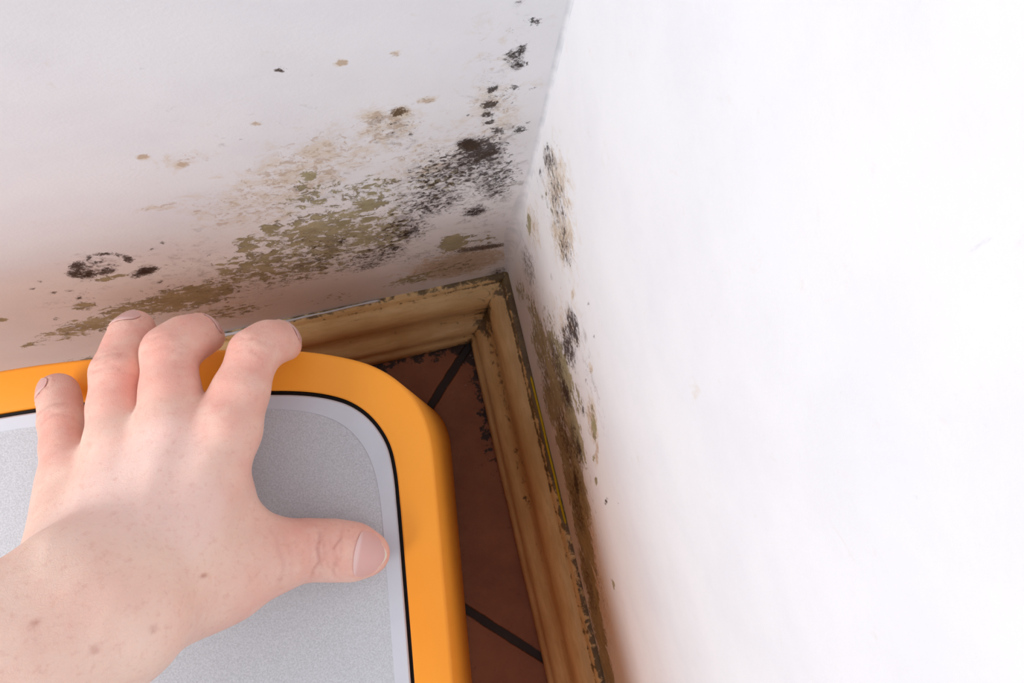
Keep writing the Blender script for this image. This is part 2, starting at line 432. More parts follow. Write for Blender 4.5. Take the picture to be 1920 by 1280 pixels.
# ------------------------------------------------------------------ floor
def floor_material():
    t = NT('terracotta_tiles')
    sep = t.n('ShaderNodeSeparateXYZ', {0: t.co})
    X, Y = sep.outputs[0], sep.outputs[1]
    wob = t.math('MULTIPLY', t.math('SUBTRACT', t.noise(60, 3), 0.5), 0.004)
    P = 0.354
    def cell(v, off):
        q = t.math('DIVIDE', t.math('ADD', v, off), P)
        fr = t.math('FRACT', q)
        return t.math('MULTIPLY', t.math('MINIMUM', fr, t.math('SUBTRACT', 1.0, fr)), P), t.math('FLOOR', q)
    du, iu = cell(t.math('SUBTRACT', X, Y), 3.54 + 0.0)
    dv, iv = cell(t.math('ADD', X, Y), 3.54 + 0.0)
    d = t.math('ADD', t.math('MINIMUM', du, dv), wob)
    g = t.ramp(d, 0.0062, 0.0040)
    tile_id = t.n('ShaderNodeTexWhiteNoise', {'Vector': t.n('ShaderNodeCombineXYZ', {0: iu, 1: iv}).outputs[0]}, noise_dimensions='2D').outputs[0]
    c = t.mix(t.ramp(t.noise(14, 6, 0.65), 0.3, 0.7), srgb(158, 98, 64), srgb(134, 76, 48))
    c = t.mix(t.ramp(t.noise(160, 4, 0.7), 0.58, 0.75), c, srgb(126, 72, 46))
    c = t.mix(t.math('MULTIPLY', tile_id, 0.3), c, srgb(130, 74, 48))
    c = t.mix(g, c, srgb(40, 20, 11))
    # mould and grime along the skirting, thickest in the corner
    edge = t.math('MAXIMUM', X, Y)
    nn = t.noise(120, 6, 0.7, dist=0.1)
    fm = t.ramp(t.math('ADD', nn, t.math('MULTIPLY', t.math('MULTIPLY', t.ramp(edge, -0.056, -0.040), t.ramp(Y, -0.20, -0.12)), 0.26)), 0.70, 0.78)
    rad = t.math('SQRT', t.math('ADD', t.math('POWER', t.math('ADD', X, 0.038), 2.0), t.math('POWER', t.math('ADD', Y, 0.038), 2.0)))
    fc = t.ramp(t.math('ADD', nn, t.math('MULTIPLY', t.ramp(rad, 0.032, 0.006), 0.5)), 0.74, 0.82)
    c = t.mix(t.math('MULTIPLY', t.math('MAXIMUM', fm, fc), 0.92), c, srgb(30, 20, 16))
    fl = t.math('MULTIPLY', t.ramp(t.noise(260, 2, 0.5), 0.70, 0.73), t.ramp(rad, 0.06, 0.02))
    c = t.mix(fl, c, srgb(190, 178, 180))
    b = t.bump(t.math('SUBTRACT', 1.0, g), 0.6, 0.0015)
    b = t.bump(t.noise(80, 5, 0.6), 0.25, 0.001, b)
    return t.out(c, rough=0.5, normal=b, spec=0.3)
V = [(-2.6, -2.6, 0), (0, -2.6, 0), (0, 0, 0), (-2.6, 0, 0)]
o = mesh_obj('floor', V + [(x, y, -0.08) for x, y, _ in V], [(0, 1, 2, 3), (4, 5, 6, 7), (0, 1, 5, 4), (1, 2, 6, 5), (2, 3, 7, 6), (3, 0, 4, 7)], floor_material(), smooth=False)
tag(o, kind='structure')

# ------------------------------------------------------------------ skirting boards
def skirting_material():
    t = NT('old_varnished_skirting')
    s, dd = t.at('along'), t.at('profile')
    vec = t.n('ShaderNodeCombineXYZ', {0: s, 1: t.math('MULTIPLY', dd, 5.0), 2: 0.0}).outputs[0]
    v2 = t.n('ShaderNodeCombineXYZ', {0: s, 1: dd, 2: 0.0}).outputs[0]
    w = t.noise(40, 6, 0.65, vec=vec)
    c = t.mix(t.ramp(w, 0.3, 0.7), srgb(226, 192, 138), srgb(208, 170, 116))
    c = t.mix(t.math('MULTIPLY', t.ramp(t.noise(12, 4, vec=v2), 0.45, 0.7), 0.5), c, srgb(188, 146, 92))
    # scratches along the grain
    sc = t.ramp(t.noise(70, 6, 0.75, vec=t.n('ShaderNodeCombineXYZ', {0: s, 1: t.math('MULTIPLY', dd, 9.0), 2: 4.0}).outputs[0]), 0.60, 0.66)
    c = t.mix(t.math('MULTIPLY', sc, t.math('MULTIPLY', t.at('toprim'), 0.9)), c, srgb(70, 46, 24))
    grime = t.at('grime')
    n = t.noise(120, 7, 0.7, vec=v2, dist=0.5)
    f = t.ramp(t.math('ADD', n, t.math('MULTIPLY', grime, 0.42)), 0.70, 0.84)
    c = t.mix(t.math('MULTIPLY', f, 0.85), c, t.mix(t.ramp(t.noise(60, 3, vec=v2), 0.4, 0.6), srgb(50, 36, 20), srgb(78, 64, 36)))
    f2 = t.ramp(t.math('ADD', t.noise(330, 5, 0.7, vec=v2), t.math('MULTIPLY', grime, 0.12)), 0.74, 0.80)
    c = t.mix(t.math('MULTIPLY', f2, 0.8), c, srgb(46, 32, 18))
    b = t.bump(w, 0.3, 0.0008)
    return t.out(c, rough=0.42, normal=b, spec=0.4)
SK = skirting_material()
# (distance from the wall, height, mould, wear)
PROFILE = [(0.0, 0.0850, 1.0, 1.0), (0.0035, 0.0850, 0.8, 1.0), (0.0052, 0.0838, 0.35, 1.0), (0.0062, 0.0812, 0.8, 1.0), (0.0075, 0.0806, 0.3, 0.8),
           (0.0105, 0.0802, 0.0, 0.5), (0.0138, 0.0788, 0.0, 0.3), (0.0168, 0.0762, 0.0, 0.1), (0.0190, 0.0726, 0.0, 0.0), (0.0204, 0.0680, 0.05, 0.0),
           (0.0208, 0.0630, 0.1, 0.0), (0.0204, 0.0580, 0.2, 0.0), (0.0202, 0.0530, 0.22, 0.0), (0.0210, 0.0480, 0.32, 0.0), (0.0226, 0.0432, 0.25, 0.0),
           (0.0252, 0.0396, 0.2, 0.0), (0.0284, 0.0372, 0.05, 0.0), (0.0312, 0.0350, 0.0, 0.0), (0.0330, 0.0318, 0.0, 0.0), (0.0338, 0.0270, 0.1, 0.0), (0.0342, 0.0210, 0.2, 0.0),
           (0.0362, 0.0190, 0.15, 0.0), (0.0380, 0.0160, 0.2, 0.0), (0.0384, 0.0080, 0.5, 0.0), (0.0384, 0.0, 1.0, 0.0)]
def skirting(name, side):
    ss = axis_lines([(0.0, 1), (0.5, 0.003), (2.58, 0.1)])
    pl = np.concatenate([[0], np.cumsum([math.dist(a[:2], b[:2]) for a, b in zip(PROFILE, PROFILE[1:])])])
    vs_, al, pr, gr, tr = [], [], [], [], []
    for s in ss:
        for k, (d, z, g, w) in enumerate(PROFILE):
            q = max(s, 0.0)
            run = d + q * (2.58 - d) / 2.58          # mitre: starts on the 45 degree line
            wob = 0.0007 * mnoise.noise(Vector((s * 14, d * 60, 2 if side == 'left' else 7)))
            dz = 0.0006 * mnoise.noise(Vector((s * 20, d * 90, 12)))
            D = d + (wob if d > 0 else 0)
            vs_.append((-run, -D, max(z + (dz if z > 0 else 0), 0)) if side == 'left' else (-D, -run, max(z + (dz if z > 0 else 0), 0)))
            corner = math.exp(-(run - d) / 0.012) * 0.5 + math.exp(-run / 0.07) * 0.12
            along_g = 0.35 * (0.5 + 0.5 * mnoise.noise(Vector((s * 11, 0.3, 5 if side == 'left' else 1))))
            if side == 'right':
                along_g += (0.42 * math.exp(-((d - 0.0235) / 0.004) ** 2) + 0.40 * math.exp(-((d - 0.003) / 0.004) ** 2)) * (1.2 if s < 0.17 else 0.35)
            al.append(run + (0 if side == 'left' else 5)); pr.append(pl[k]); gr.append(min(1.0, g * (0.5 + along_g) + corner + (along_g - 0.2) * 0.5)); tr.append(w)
    n = len(PROFILE)
    idx = np.arange(len(vs_)).reshape(len(ss), n)
    f = np.stack([idx[:-1, :-1], idx[1:, :-1], idx[1:, 1:], idx[:-1, 1:]], -1).reshape(-1, 4).tolist()
    nb = len(vs_)
    vs_ += [(0, 0, 0), (-2.58, 0, 0) if side == 'left' else (0, -2.58, 0)]
    f.append(list(idx[0]) + [nb]); f.append(list(idx[-1]) + [nb + 1])
    f.append(list(idx[:, 0]) + [nb + 1, nb]); f.append(list(idx[:, -1]) + [nb + 1, nb])
    o = mesh_obj(name, vs_, f, SK, autosmooth=50)
    for k, v in (('along', al), ('profile', pr), ('grime', gr), ('toprim', tr)): attr(o, k, list(v) + [0, 0])
    return tag(o, kind='structure')
skirting('baseboard_left', 'left')
bright = skirting('baseboard_right', 'right')

# ------------------------------------------------------------------ fillers and sealant lines
def plain(name, rgb, rough=0.5, spec=0.3, bump=0.0, scale=200):
    t = NT(name)
    c = t.mix(t.ramp(t.noise(scale, 4, 0.6), 0.3, 0.7), srgb(*rgb), srgb(*[max(0, v - 10) for v in rgb]))
    return t.out(c, rough=rough, spec=spec, normal=t.bump(t.noise(scale, 4), bump, 0.001) if bump else None)

def tube(name, pts, radii, mat, parent=None, seg=8, flat=(1, 1)):
    vs_, f = [], []
    P = [Vector(p) for p in pts]
    for i, p in enumerate(P):
        d = (P[min(i + 1, len(P) - 1)] - P[max(i - 1, 0)]).normalized()
        a = d.cross(Vector((0, 0, 1)) if abs(d.z) < 0.8 else Vector((1, 0, 0))).normalized(); b = d.cross(a)
        for k in range(seg):
            th = 2 * math.pi * k / seg
            vs_.append(p + (a * math.cos(th) * flat[0] + b * math.sin(th) * flat[1]) * radii[i])
    for i in range(len(P) - 1):
        for k in range(seg):
            f.append((i * seg + k, i * seg + (k + 1) % seg, (i + 1) * seg + (k + 1) % seg, (i + 1) * seg + k))
    f.append(list(range(seg))); f.append([(len(P) - 1) * seg + k for k in range(seg)])
    return mesh_obj(name, vs_, f, mat, parent)

# smeared filler in the upright corner
def corner_filler():
    t = NT('white_filler')
    c = t.mix(t.ramp(t.noise(90, 5, 0.6), 0.35, 0.7), srgb(232, 234, 238), srgb(214, 218, 224))
    m = t.out(c, rough=0.45, spec=0.35, normal=t.bump(t.noise(60, 4), 0.2, 0.001))
    vs_, f = [], []
    zs_ = np.arange(0.080, 2.4, 0.004)
    zs_ = zs_[zs_ < 0.6]
    zs_ = np.append(zs_, [1.0, 2.0, 2.5])
    for z in zs_:
        k = math.exp(-((z - 0.19) / 0.07) ** 2)
        wl = 0.0016 + 0.0065 * k + (0.0006 + 0.0016 * k) * mnoise.noise(Vector((z * 22, 0, 1)))
        wr = 0.0016 + 0.0055 * k + (0.0006 + 0.0016 * k) * mnoise.noise(Vector((z * 22, 5, 1)))
        for q in range(7):
            a = q / 6
            # concave smear from the left wall to the right wall, ends feathered into the plaster
            x = -wl * (1 - a) ** 2; y = -wr * a ** 2
            vs_.append((x - 0.00002, y - 0.00002, z))
        vs_.append((0.001, 0.001, z))
    n = 8; idx = np.arange(len(vs_)).reshape(-1, n)
    for i in range(len(idx) - 1):
        for k in range(n): f.append((idx[i][k], idx[i][(k + 1) % n], idx[i + 1][(k + 1) % n], idx[i + 1][k]))
    f.append(list(idx[0])); f.append(list(idx[-1]))
    return tag(mesh_obj('trim_1', vs_, f, m, autosmooth=70), kind='structure')
corner_filler()

# loose white sealant lying on the top edge of the left skirting
pts, rr = [], []
for i in range(90):
    q = i / 89
    x = -0.345 + q * 0.243
    pts.append((x, -0.0016 - 0.0022 * (1 - q) - 0.0012 * mnoise.noise(Vector((x * 40, 1, 1))), 0.0862 + 0.0012 * math.sin(q * 9) ** 2))
    rr.append(0.0007 + 0.0011 * abs(mnoise.noise(Vector((x * 60, 3, 1)))) + (0.0005 if q < 0.6 else 0))
rr[0] = rr[-1] = 0.0003
tag(tube('trim_2', pts, rr, plain('white_sealant', (212, 212, 216), 0.35, 0.5, 0.3)), kind='structure')
# yellow line between the right skirting and its wall
pts = [(-0.0014 - 0.0006 * mnoise.noise(Vector((0, y * 30, 4))), y, 0.0858) for y in np.linspace(-0.085, -0.200, 50)]
tag(tube('trim_3', pts, [0.0003] + [0.0009] * 48 + [0.0003], plain('yellow_line', (206, 176, 20), 0.5)), kind='structure')

# ------------------------------------------------------------------ orange framed box
BOX_Z = 0.310
BOX_MID = Vector((-0.200450, -0.056303))           # middle of the far edge
BOX_U = Vector((0.991853, -0.127386)); BOX_V = Vector((-BOX_U.y, BOX_U.x))
HALF = 0.190                              # half the length
OUTER = [(0, 5.2), (20, 5.2), (40.9, 4.3), (63.8, 2.2), (82.2, -0.6), (99.2, -5.2), (109.7, -9.7), (118.5, -16.0), (125.5, -24.0), (130.0, -33.5), (132.2, -44.5), (132.7, -60), (132.7, -190)]
INNER = [(0, -13.2), (31, -13.6), (62.8, -15.9), (81.5, -18.4), (95, -22.6), (103.6, -28.2), (110, -35.8), (114.3, -45), (116.1, -56), (116.5, -70), (116.6, -190)]
INSET = [(0, -21.3), (39.7, -22.0), (62.3, -24.0), (77.3, -26.6), (88.4, -30.6), (96.2, -36.2), (102, -44.0), (105.7, -53.5), (107.5, -65), (108, -80), (108.1, -190)]
def polar(half):
    p = np.array(half, float); p[:, 1] += 190.0
    full = [tuple(q) for q in p] + [(x, -y) for x, y in p[::-1][1:]]
    full += [(-x, y) for x, y in full[::-1][1:-1]]
    a = np.array(full + [full[0]])
    # centripetal smoothing: Catmull-Rom
    n = len(a) - 1; out = []
    for i in range(n):
        p0, p1, p2, p3 = a[(i - 1) % n], a[i], a[(i + 1) % n], a[(i + 2) % n]
        L = max(np.linalg.norm(p2 - p1), 1e-6)
        m1 = (p2 - p0) / (np.linalg.norm(p2 - p1) + np.linalg.norm(p1 - p0)) * L
        m2 = (p3 - p1) / (np.linalg.norm(p3 - p2) + np.linalg.norm(p2 - p1)) * L
        for t in np.linspace(0, 1, 12, endpoint=False):
            out.append((2*t**3 - 3*t**2 + 1) * p1 + (t**3 - 2*t**2 + t) * m1 + (-2*t**3 + 3*t**2) * p2 + (t**3 - t**2) * m2)
    out = np.array(out); th = np.unwrap(np.arctan2(out[:, 0], out[:, 1])); r = np.hypot(out[:, 0], out[:, 1])
    return th, r
TH_O, R_O = polar(OUTER)
def radius_of(half):
    th, r = polar(half)
    th3 = np.concatenate([th - 2 * np.pi, th, th + 2 * np.pi]); r3 = np.tile(r, 3)
    return np.interp(TH_O, th3, r3)
def ring(r, off, z, centre):
    """outline in metres, moved outward by off"""
    x, y = r * np.sin(TH_O) / 1000, r * np.cos(TH_O) / 1000
    dx, dy = np.roll(x, -1) - np.roll(x, 1), np.roll(y, -1) - np.roll(y, 1)
    L = np.hypot(dx, dy); nx, ny = -dy / L, dx / L
    s = np.sign(np.sum(nx * x + ny * y))
    x, y = x + s * nx * off, y + s * ny * off
    return [(centre.x + BOX_U.x * a + BOX_V.x * b, centre.y + BOX_U.y * a + BOX_V.y * b, z) for a, b in zip(x, y)]
def loft(name, rings, mat, parent, close_first=False, close_last=False, autosmooth=40):
    n = len(rings[0]); vs_ = [v for r in rings for v in r]; f = []
    for k in range(len(rings) - 1):
        for i in range(n):
            f.append((k * n + i, k * n + (i + 1) % n, (k + 1) * n + (i + 1) % n, (k + 1) * n + i))
    if close_first: f.append(list(range(n)))
    if close_last: f.append([(len(rings) - 1) * n + i for i in range(n)])
    return mesh_obj(name, vs_, f, mat, parent, autosmooth=autosmooth)
ctr = BOX_MID - BOX_V * HALF
ro, ri, rs = radius_of(OUTER), radius_of(INNER), radius_of(INSET)
box = bpy.data.objects.new('equipment_box', None); COL.objects.link(box)
box.location = (ctr.x, ctr.y, 0)
tag(box, 'grey-topped box with bright orange rounded frame standing on the tiles under the hand', 'box')
c0 = Vector((0, 0))
t = NT('orange_plastic')
oc = t.mix(t.ramp(t.noise(9, 3), 0.3, 0.7), srgb(255, 164, 50), srgb(252, 154, 38))
orange = t.out(oc, rough=0.45, spec=0.35, normal=t.bump(t.noise(500, 3), 0.08, 0.0004))
t = NT('smooth_grey_plastic')
grey = t.out(t.mix(t.ramp(t.noise(25, 4), 0.3, 0.7), srgb(208, 209, 216), srgb(200, 201, 208)), rough=0.35, spec=0.5)
t = NT('speckled_grey_plastic')
g1 = t.noise(1500, 2, 0.6); g2 = t.noise(1000, 3, 0.7)
gc = t.mix(t.ramp(g1, 0.3, 0.7), srgb(184, 184, 187), srgb(204, 204, 208))
gc = t.mix(t.ramp(g2, 0.66, 0.76), gc, srgb(224, 224, 227)); gc = t.mix(t.ramp(g2, 0.36, 0.26), gc, srgb(164, 163, 167))
speck = t.out(gc, rough=0.5, spec=0.4, normal=t.bump(g2, 0.35, 0.0006))
t = NT('black_rubber'); rubber = t.out(srgb(20, 16, 16), rough=0.6, spec=0.2)
Z = BOX_Z
loft('orange_frame', [ring(ri, 0, 0.02, c0), ring(ro, -0.004, 0.0, c0), ring(ro, 0, 0.004, c0), ring(ro, 0, Z - 0.0020, c0), ring(ro, -0.0005, Z - 0.0007, c0), ring(ro, -0.0016, Z, c0),
      ring(ri, 0.0006, Z, c0), ring(ri, 0.0, Z - 0.0006, c0), ring(ri, 0, Z - 0.008, c0)], orange, box, close_first=True)
loft('rubber_gasket', [ring(ri, -0.0003, Z - 0.008, c0), ring(ri, -0.0003, Z - 0.0035, c0), ring(ri, -0.0024, Z - 0.0035, c0), ring(ri, -0.0024, Z - 0.008, c0)], rubber, box)
loft('top_panel', [ring(ri, -0.0018, Z - 0.010, c0), ring(ri, -0.0018, Z - 0.0022, c0), ring(ri, -0.0024, Z - 0.0016, c0), ring(rs, 0.0003, Z - 0.0016, c0), ring(rs, 0.0, Z - 0.0019, c0), ring(rs, 0.0, Z - 0.004, c0)], grey, box)
loft('textured_inset', [ring(rs, 0.0, Z - 0.0040, c0), ring(rs, 0.0, Z - 0.00185, c0)], speck, box, close_first=True, close_last=True)

# ------------------------------------------------------------------ the hand: one skin grown round tapering bones
f32 = np.float32
def cone(P, a, b, ra, rb):
    """distance to a capsule that tapers from ra at a to rb at b"""
    a, b = np.array(a, f32), np.array(b, f32)
    ba = b - a; l2 = float(ba @ ba); rr = ra - rb; a2 = l2 - rr * rr; il2 = 1.0 / l2
    pa = P - a; y = pa @ ba; z = y - l2
    q = pa * f32(l2) - y[:, None] * ba[None]; x2 = np.einsum('ij,ij->i', q, q)
    y2 = y * y * l2; z2 = z * z * l2
    k = np.sign(rr) * rr * rr * x2
    d = (np.sqrt(x2 * a2 * il2) + y * rr) * il2 - ra
    m1 = np.sign(z) * a2 * z2 > k
    m2 = (~m1) & (np.sign(y) * a2 * y2 < k)
    d = np.where(m1, np.sqrt(x2 + z2) * il2 - rb, d)
    d = np.where(m2, np.sqrt(x2 + y2) * il2 - ra, d)
    return d.astype(f32)
def smin(a, b, k):
    h = np.maximum(k - np.abs(a - b), 0) / k
    return np.minimum(a, b) - h * h * h * k / 6.0

# bones: (joint, radius) from the knuckle to the tip
INDEX = [((-0.14880, -0.09609, 0.34400), .0120), ((-0.14188, -0.08324, 0.34250), .0103), ((-0.13533, -0.06766, 0.33700), .0095), ((-0.13028, -0.06388, 0.33200), .0088), ((-0.12758, -0.06296, 0.32600), .0078), ((-0.12582, -0.06439, 0.32000), .0062)]
MIDDLE = [((-0.16774, -0.09212, 0.34700), .0120), ((-0.16668, -0.07707, 0.34500), .0103), ((-0.16586, -0.06071, 0.34000), .0099), ((-0.16128, -0.05622, 0.33500), .0093), ((-0.15829, -0.05397, 0.32900), .0081), ((-0.15607, -0.05412, 0.32200), .0062)]
RING = [((-0.18832, -0.09349, 0.34500), .0110), ((-0.18899, -0.07809, 0.34200), .0091), ((-0.18778, -0.06421, 0.33800), .0095), ((-0.18578, -0.05438, 0.33250), .0083), ((-0.18415, -0.04840, 0.32900), .0080), ((-0.18367, -0.04446, 0.32500), .0073)]
PINKY = [((-0.20939, -0.10044, 0.34000), .0104), ((-0.21370, -0.08767, 0.33500), .0074), ((-0.21562, -0.07732, 0.33000), .0077), ((-0.21815, -0.06951, 0.32500), .0071), ((-0.21976, -0.06401, 0.32150), .0068), ((-0.22025, -0.06201, 0.32050), .0067)]
THUMB = [((-0.16300, -0.14859, 0.34400), .0160), ((-0.14246, -0.14780, 0.33100), .0131), ((-0.13283, -0.14923, 0.32350), .0116), ((-0.12324, -0.15173, 0.32250), .0117), ((-0.11562, -0.15463, 0.32150), .0110), ((-0.10962, -0.15713, 0.32050), .0086)]
FINGERS = [INDEX, MIDDLE, RING, PINKY, THUMB]
PALM = [ # metacarpals, thenar and hypothenar masses, wrist
    ((-0.14880, -0.09609, 0.34400), (-0.17339, -0.14485, 0.36400), .0122, .0165), ((-0.16774, -0.09212, 0.34700), (-0.18038, -0.14119, 0.36900), .0122, .0165),
    ((-0.18832, -0.09349, 0.34500), (-0.18975, -0.13819, 0.36800), .0112, .0160), ((-0.20939, -0.10044, 0.34000), (-0.20324, -0.13202, 0.36100), .0104, .0152),
    ((-0.15842, -0.11982, 0.34000), (-0.17399, -0.14664, 0.35000), .0135, .0170), ((-0.17459, -0.14767, 0.35800), (-0.16142, -0.15057, 0.34100), .0180, .0160),
    ((-0.21054, -0.11338, 0.34100), (-0.20462, -0.13524, 0.35500), .0114, .0150),
    ((-0.19204, -0.13751, 0.36400), (-0.18857, -0.14380, 0.37600), .0200, .0215), ((-0.17950, -0.14629, 0.36300), (-0.18246, -0.14913, 0.37800), .0190, .0205)]
WEBS = [((-0.15357, -0.09195, 0.34000), (-0.16740, -0.08731, 0.34200), .0080, .0080), ((-0.17396, -0.09020, 0.34200), (-0.19010, -0.09062, 0.34000), .0075, .0075), ((-0.19547, -0.09609, 0.33900), (-0.21103, -0.09844, 0.33500), .0075, .0070),
        ((-0.15527, -0.12699, 0.33800), (-0.14496, -0.14162, 0.33300), .0095, .0085)]
A0, A1 = np.array((-0.18710, -0.14516, 0.38400)), np.array((-0.20617, -0.15542, 0.39800))
dirA = (A1 - A0) / np.linalg.norm(A1 - A0)
side = np.cross(dirA, [0, 0, 1.0]); side /= np.linalg.norm(side)
E2 = A1 + dirA * 0.22
ARM = [(A0 + side * .0090, A1 + side * .0070, .0170, .0165), (A0 - side * .0090, A1 - side * .0070, .0170, .0165), (A0, A1, .0180, .0180), (A1, E2, .0180, .0360),
       (A1 + side * .0070, E2 + side * .010, .0165, .0320), (A1 - side * .0070, E2 - side * .010, .0165, .0320)]
TENDONS = [((-0.14595, -0.09808, 0.35450), (-0.16845, -0.13980, 0.37750), .0028, .0020), ((-0.16404, -0.09387, 0.35750), (-0.17425, -0.13741, 0.38250), .0028, .0020), ((-0.18456, -0.09503, 0.35480), (-0.18268, -0.13468, 0.38150), .0026, .0020)]
KNOBS = [((-0.14734, -0.09525, 0.34900), .0088), ((-0.16593, -0.09137, 0.35200), .0088), ((-0.18696, -0.09253, 0.34950), .0082), ((-0.20684, -0.09938, 0.34400), .0075), ((-0.19520, -0.13826, 0.38800), .0110), ((-0.14251, -0.14836, 0.33500), .0105), ((-0.17280, -0.15281, 0.38300), .0130)]
def sphere(P, c, r): return np.linalg.norm(P - np.array(c, f32), axis=1).astype(f32) - r
def hand_sdf(P):
    P = P.astype(f32); d = None
    for a, b, ra, rb in PALM:
        e = cone(P, a, b, ra, rb); d = e if d is None else smin(d, e, .014)
    for a, b, ra, rb in ARM: d = smin(d, cone(P, a, b, ra, rb), .022)
    for a, b, ra, rb in TENDONS: d = smin(d, cone(P, a, b, ra, rb), .007)
    fing = None
    for F in FINGERS:
        g = None
        for (a, ra), (b, rb) in zip(F, F[1:]):
            e = cone(P, a, b, ra, rb); g = e if g is None else smin(g, e, .006)
        if F is THUMB: d = smin(d, g, .014)
        else: fing = g if fing is None else smin(fing, g, .0012)
    d = smin(d, fing, .007)
    for a, b, ra, rb in WEBS: d = smin(d, cone(P, a, b, ra, rb), .008)
    for c, r in KNOBS: d = smin(d, sphere(P, c, r), .009)
    return d

def surface_net(sdf, lo, hi, h):
    """closed quad mesh of sdf = 0; the field is only worked out near the surface"""
    lo, hi = np.array(lo), np.array(hi); k = 6
    nb = np.ceil((hi - lo) / (h * k)).astype(int); N = nb * k + 1
    g = np.stack(np.meshgrid(*[np.arange(n) for n in nb], indexing='ij'), -1).reshape(-1, 3)
    dc = sdf(lo + (g + 0.5) * k * h)
    near = g[np.abs(dc) < k * h * 1.35]
    F = np.full(tuple(N), 1.0, f32)
    ins = g[dc <= -k * h * 1.35]
    o = np.stack(np.meshgrid(*[np.arange(k + 1)] * 3, indexing='ij'), -1).reshape(-1, 3)
    for i in ins: F[i[0]*k:i[0]*k+k+1, i[1]*k:i[1]*k+k+1, i[2]*k:i[2]*k+k+1] = -1.0
    for s in range(0, len(near), 1500):
        ii = (near[s:s + 1500, None] * k + o[None]).reshape(-1, 3)
        F[ii[:, 0], ii[:, 1], ii[:, 2]] = sdf(lo + ii * h)
    S = F < 0
    c = np.zeros(tuple(N - 1), np.int8)
    for dx in (0, 1):
        for dy in (0, 1):
            for dz in (0, 1): c += S[dx:N[0]-1+dx, dy:N[1]-1+dy, dz:N[2]-1+dz]
    act = np.argwhere((c > 0) & (c < 8))
    idx = np.full(tuple(N - 1), -1, np.int64); idx[act[:, 0], act[:, 1], act[:, 2]] = np.arange(len(act))
    V = lo + (act + 0.5) * h
    faces = []
    for ax in range(3):
        u, v = [(1, 2), (2, 0), (0, 1)][ax]
        sl0 = [slice(None)] * 3; sl1 = [slice(None)] * 3
        sl0[ax] = slice(0, -1); sl1[ax] = slice(1, None)
        s0, s1 = S[tuple(sl0)], S[tuple(sl1)]
        e = np.argwhere(s0 != s1)
        e = e[(e[:, u] > 0) & (e[:, v] > 0) & (e[:, u] < N[u] - 1) & (e[:, v] < N[v] - 1)]
        fl = s0[e[:, 0], e[:, 1], e[:, 2]]
        def cell(du, dv):
            q = e.copy(); q[:, u] -= du; q[:, v] -= dv; return idx[q[:, 0], q[:, 1], q[:, 2]]
        q = np.stack([cell(1, 1), cell(0, 1), cell(0, 0), cell(1, 0)], -1)
        q[~fl] = q[~fl][:, ::-1]
        faces.append(q)
    faces = np.concatenate(faces); faces = faces[(faces >= 0).all(1)]
    def grad(V):
        e = 0.0005; G = np.zeros_like(V)
        for i in range(3):
            D = np.zeros(3); D[i] = e; G[:, i] = (sdf(V + D) - sdf(V - D)) / (2 * e)
        return G / np.maximum(np.linalg.norm(G, axis=1)[:, None], 1e-6)
    for _ in range(3):
        G = grad(V); V = V - G * np.clip(sdf(V), -h, h)[:, None]
    return V, faces, grad(V)

allp = np.array([p for F in FINGERS for p, _ in F] + [E2])
lo = allp.min(0) - 0.05; hi = allp.max(0) + 0.05
HV, HF, HN = surface_net(hand_sdf, lo, hi, 0.00125)

def near_seg(P, a, b):
    a, b = np.array(a), np.array(b); ab = b - a
    t = np.clip(((P - a) @ ab) / (ab @ ab), 0, 1)
    return np.linalg.norm(P - a - t[:, None] * ab, axis=1), t
# creases: fine wrinkles across the joints, shaped into the skin
disp = np.zeros(len(HV)); wrinkle = np.zeros(len(HV))
def creases(c, axis, n, gap, amp, width, reach, bend=0.0):
    global disp, wrinkle
    c, axis = np.array(c), np.array(axis); axis = axis / np.linalg.norm(axis)
    rel = HV - c; along = rel @ axis; rad = np.linalg.norm(rel - along[:, None] * axis, axis=1)
    up = np.clip(HN[:, 2] * 1.6 - 0.2, 0, 1)
    across = np.cross(axis, [0, 0, 1.0]); w = rel @ across
    for i in range(n):
        o = (i - (n - 1) / 2) * gap
        s = along - o - bend * (1 if o > 0 else -1) * (w * w) * 30 - 0.0006 * np.sin(w * 700 + i * 2.1)
        m_ = (0.6 + 0.4 * math.sin(i * 2.3 + 1)) * np.exp(-(s / width) ** 2) * up * (rad < reach) * np.exp(-(w / (reach * 0.55)) ** 4)
        wrinkle = np.maximum(wrinkle, m_ * min(1.0, amp / 0.0004))
        disp -= 1.5 * amp * (0.6 + 0.4 * math.sin(i * 2.3 + 1)) * np.exp(-(s / width) ** 2) * up * (rad < reach) * np.exp(-(w / (reach * 0.55)) ** 4)
def seg_axis(F, i): return np.array(F[min(i + 1, len(F) - 1)][0]) - np.array(F[i - 1][0])
creases(THUMB[3][0], seg_axis(THUMB, 3), 5, .0020, .00042, .00062, .017, 0.7)
creases(THUMB[1][0], seg_axis(THUMB, 1), 3, .0036, .00018, .0011, .018, 0.5)
creases(INDEX[2][0], np.array(INDEX[2][0]) - np.array(INDEX[0][0]), 4, .0017, .00022, .0006, .015, 0.6)
creases(MIDDLE[2][0], np.array(MIDDLE[2][0]) - np.array(MIDDLE[0][0]), 4, .0017, .00018, .0006, .015, 0.6)
creases(RING[2][0], seg_axis(RING, 2), 4, .0019, .00028, .0006, .015, 0.6)
creases(PINKY[2][0], seg_axis(PINKY, 2), 4, .0018, .00028, .0006, .013, 0.6)
creases(RING[4][0], seg_axis(RING, 4), 3, .0014, .00018, .0005, .012)
creases(INDEX[4][0], seg_axis(INDEX, 4), 3, .0014, .00018, .0005, .012)
creases(MIDDLE[4][0], seg_axis(MIDDLE, 4), 3, .0014, .00018, .0005, .012)
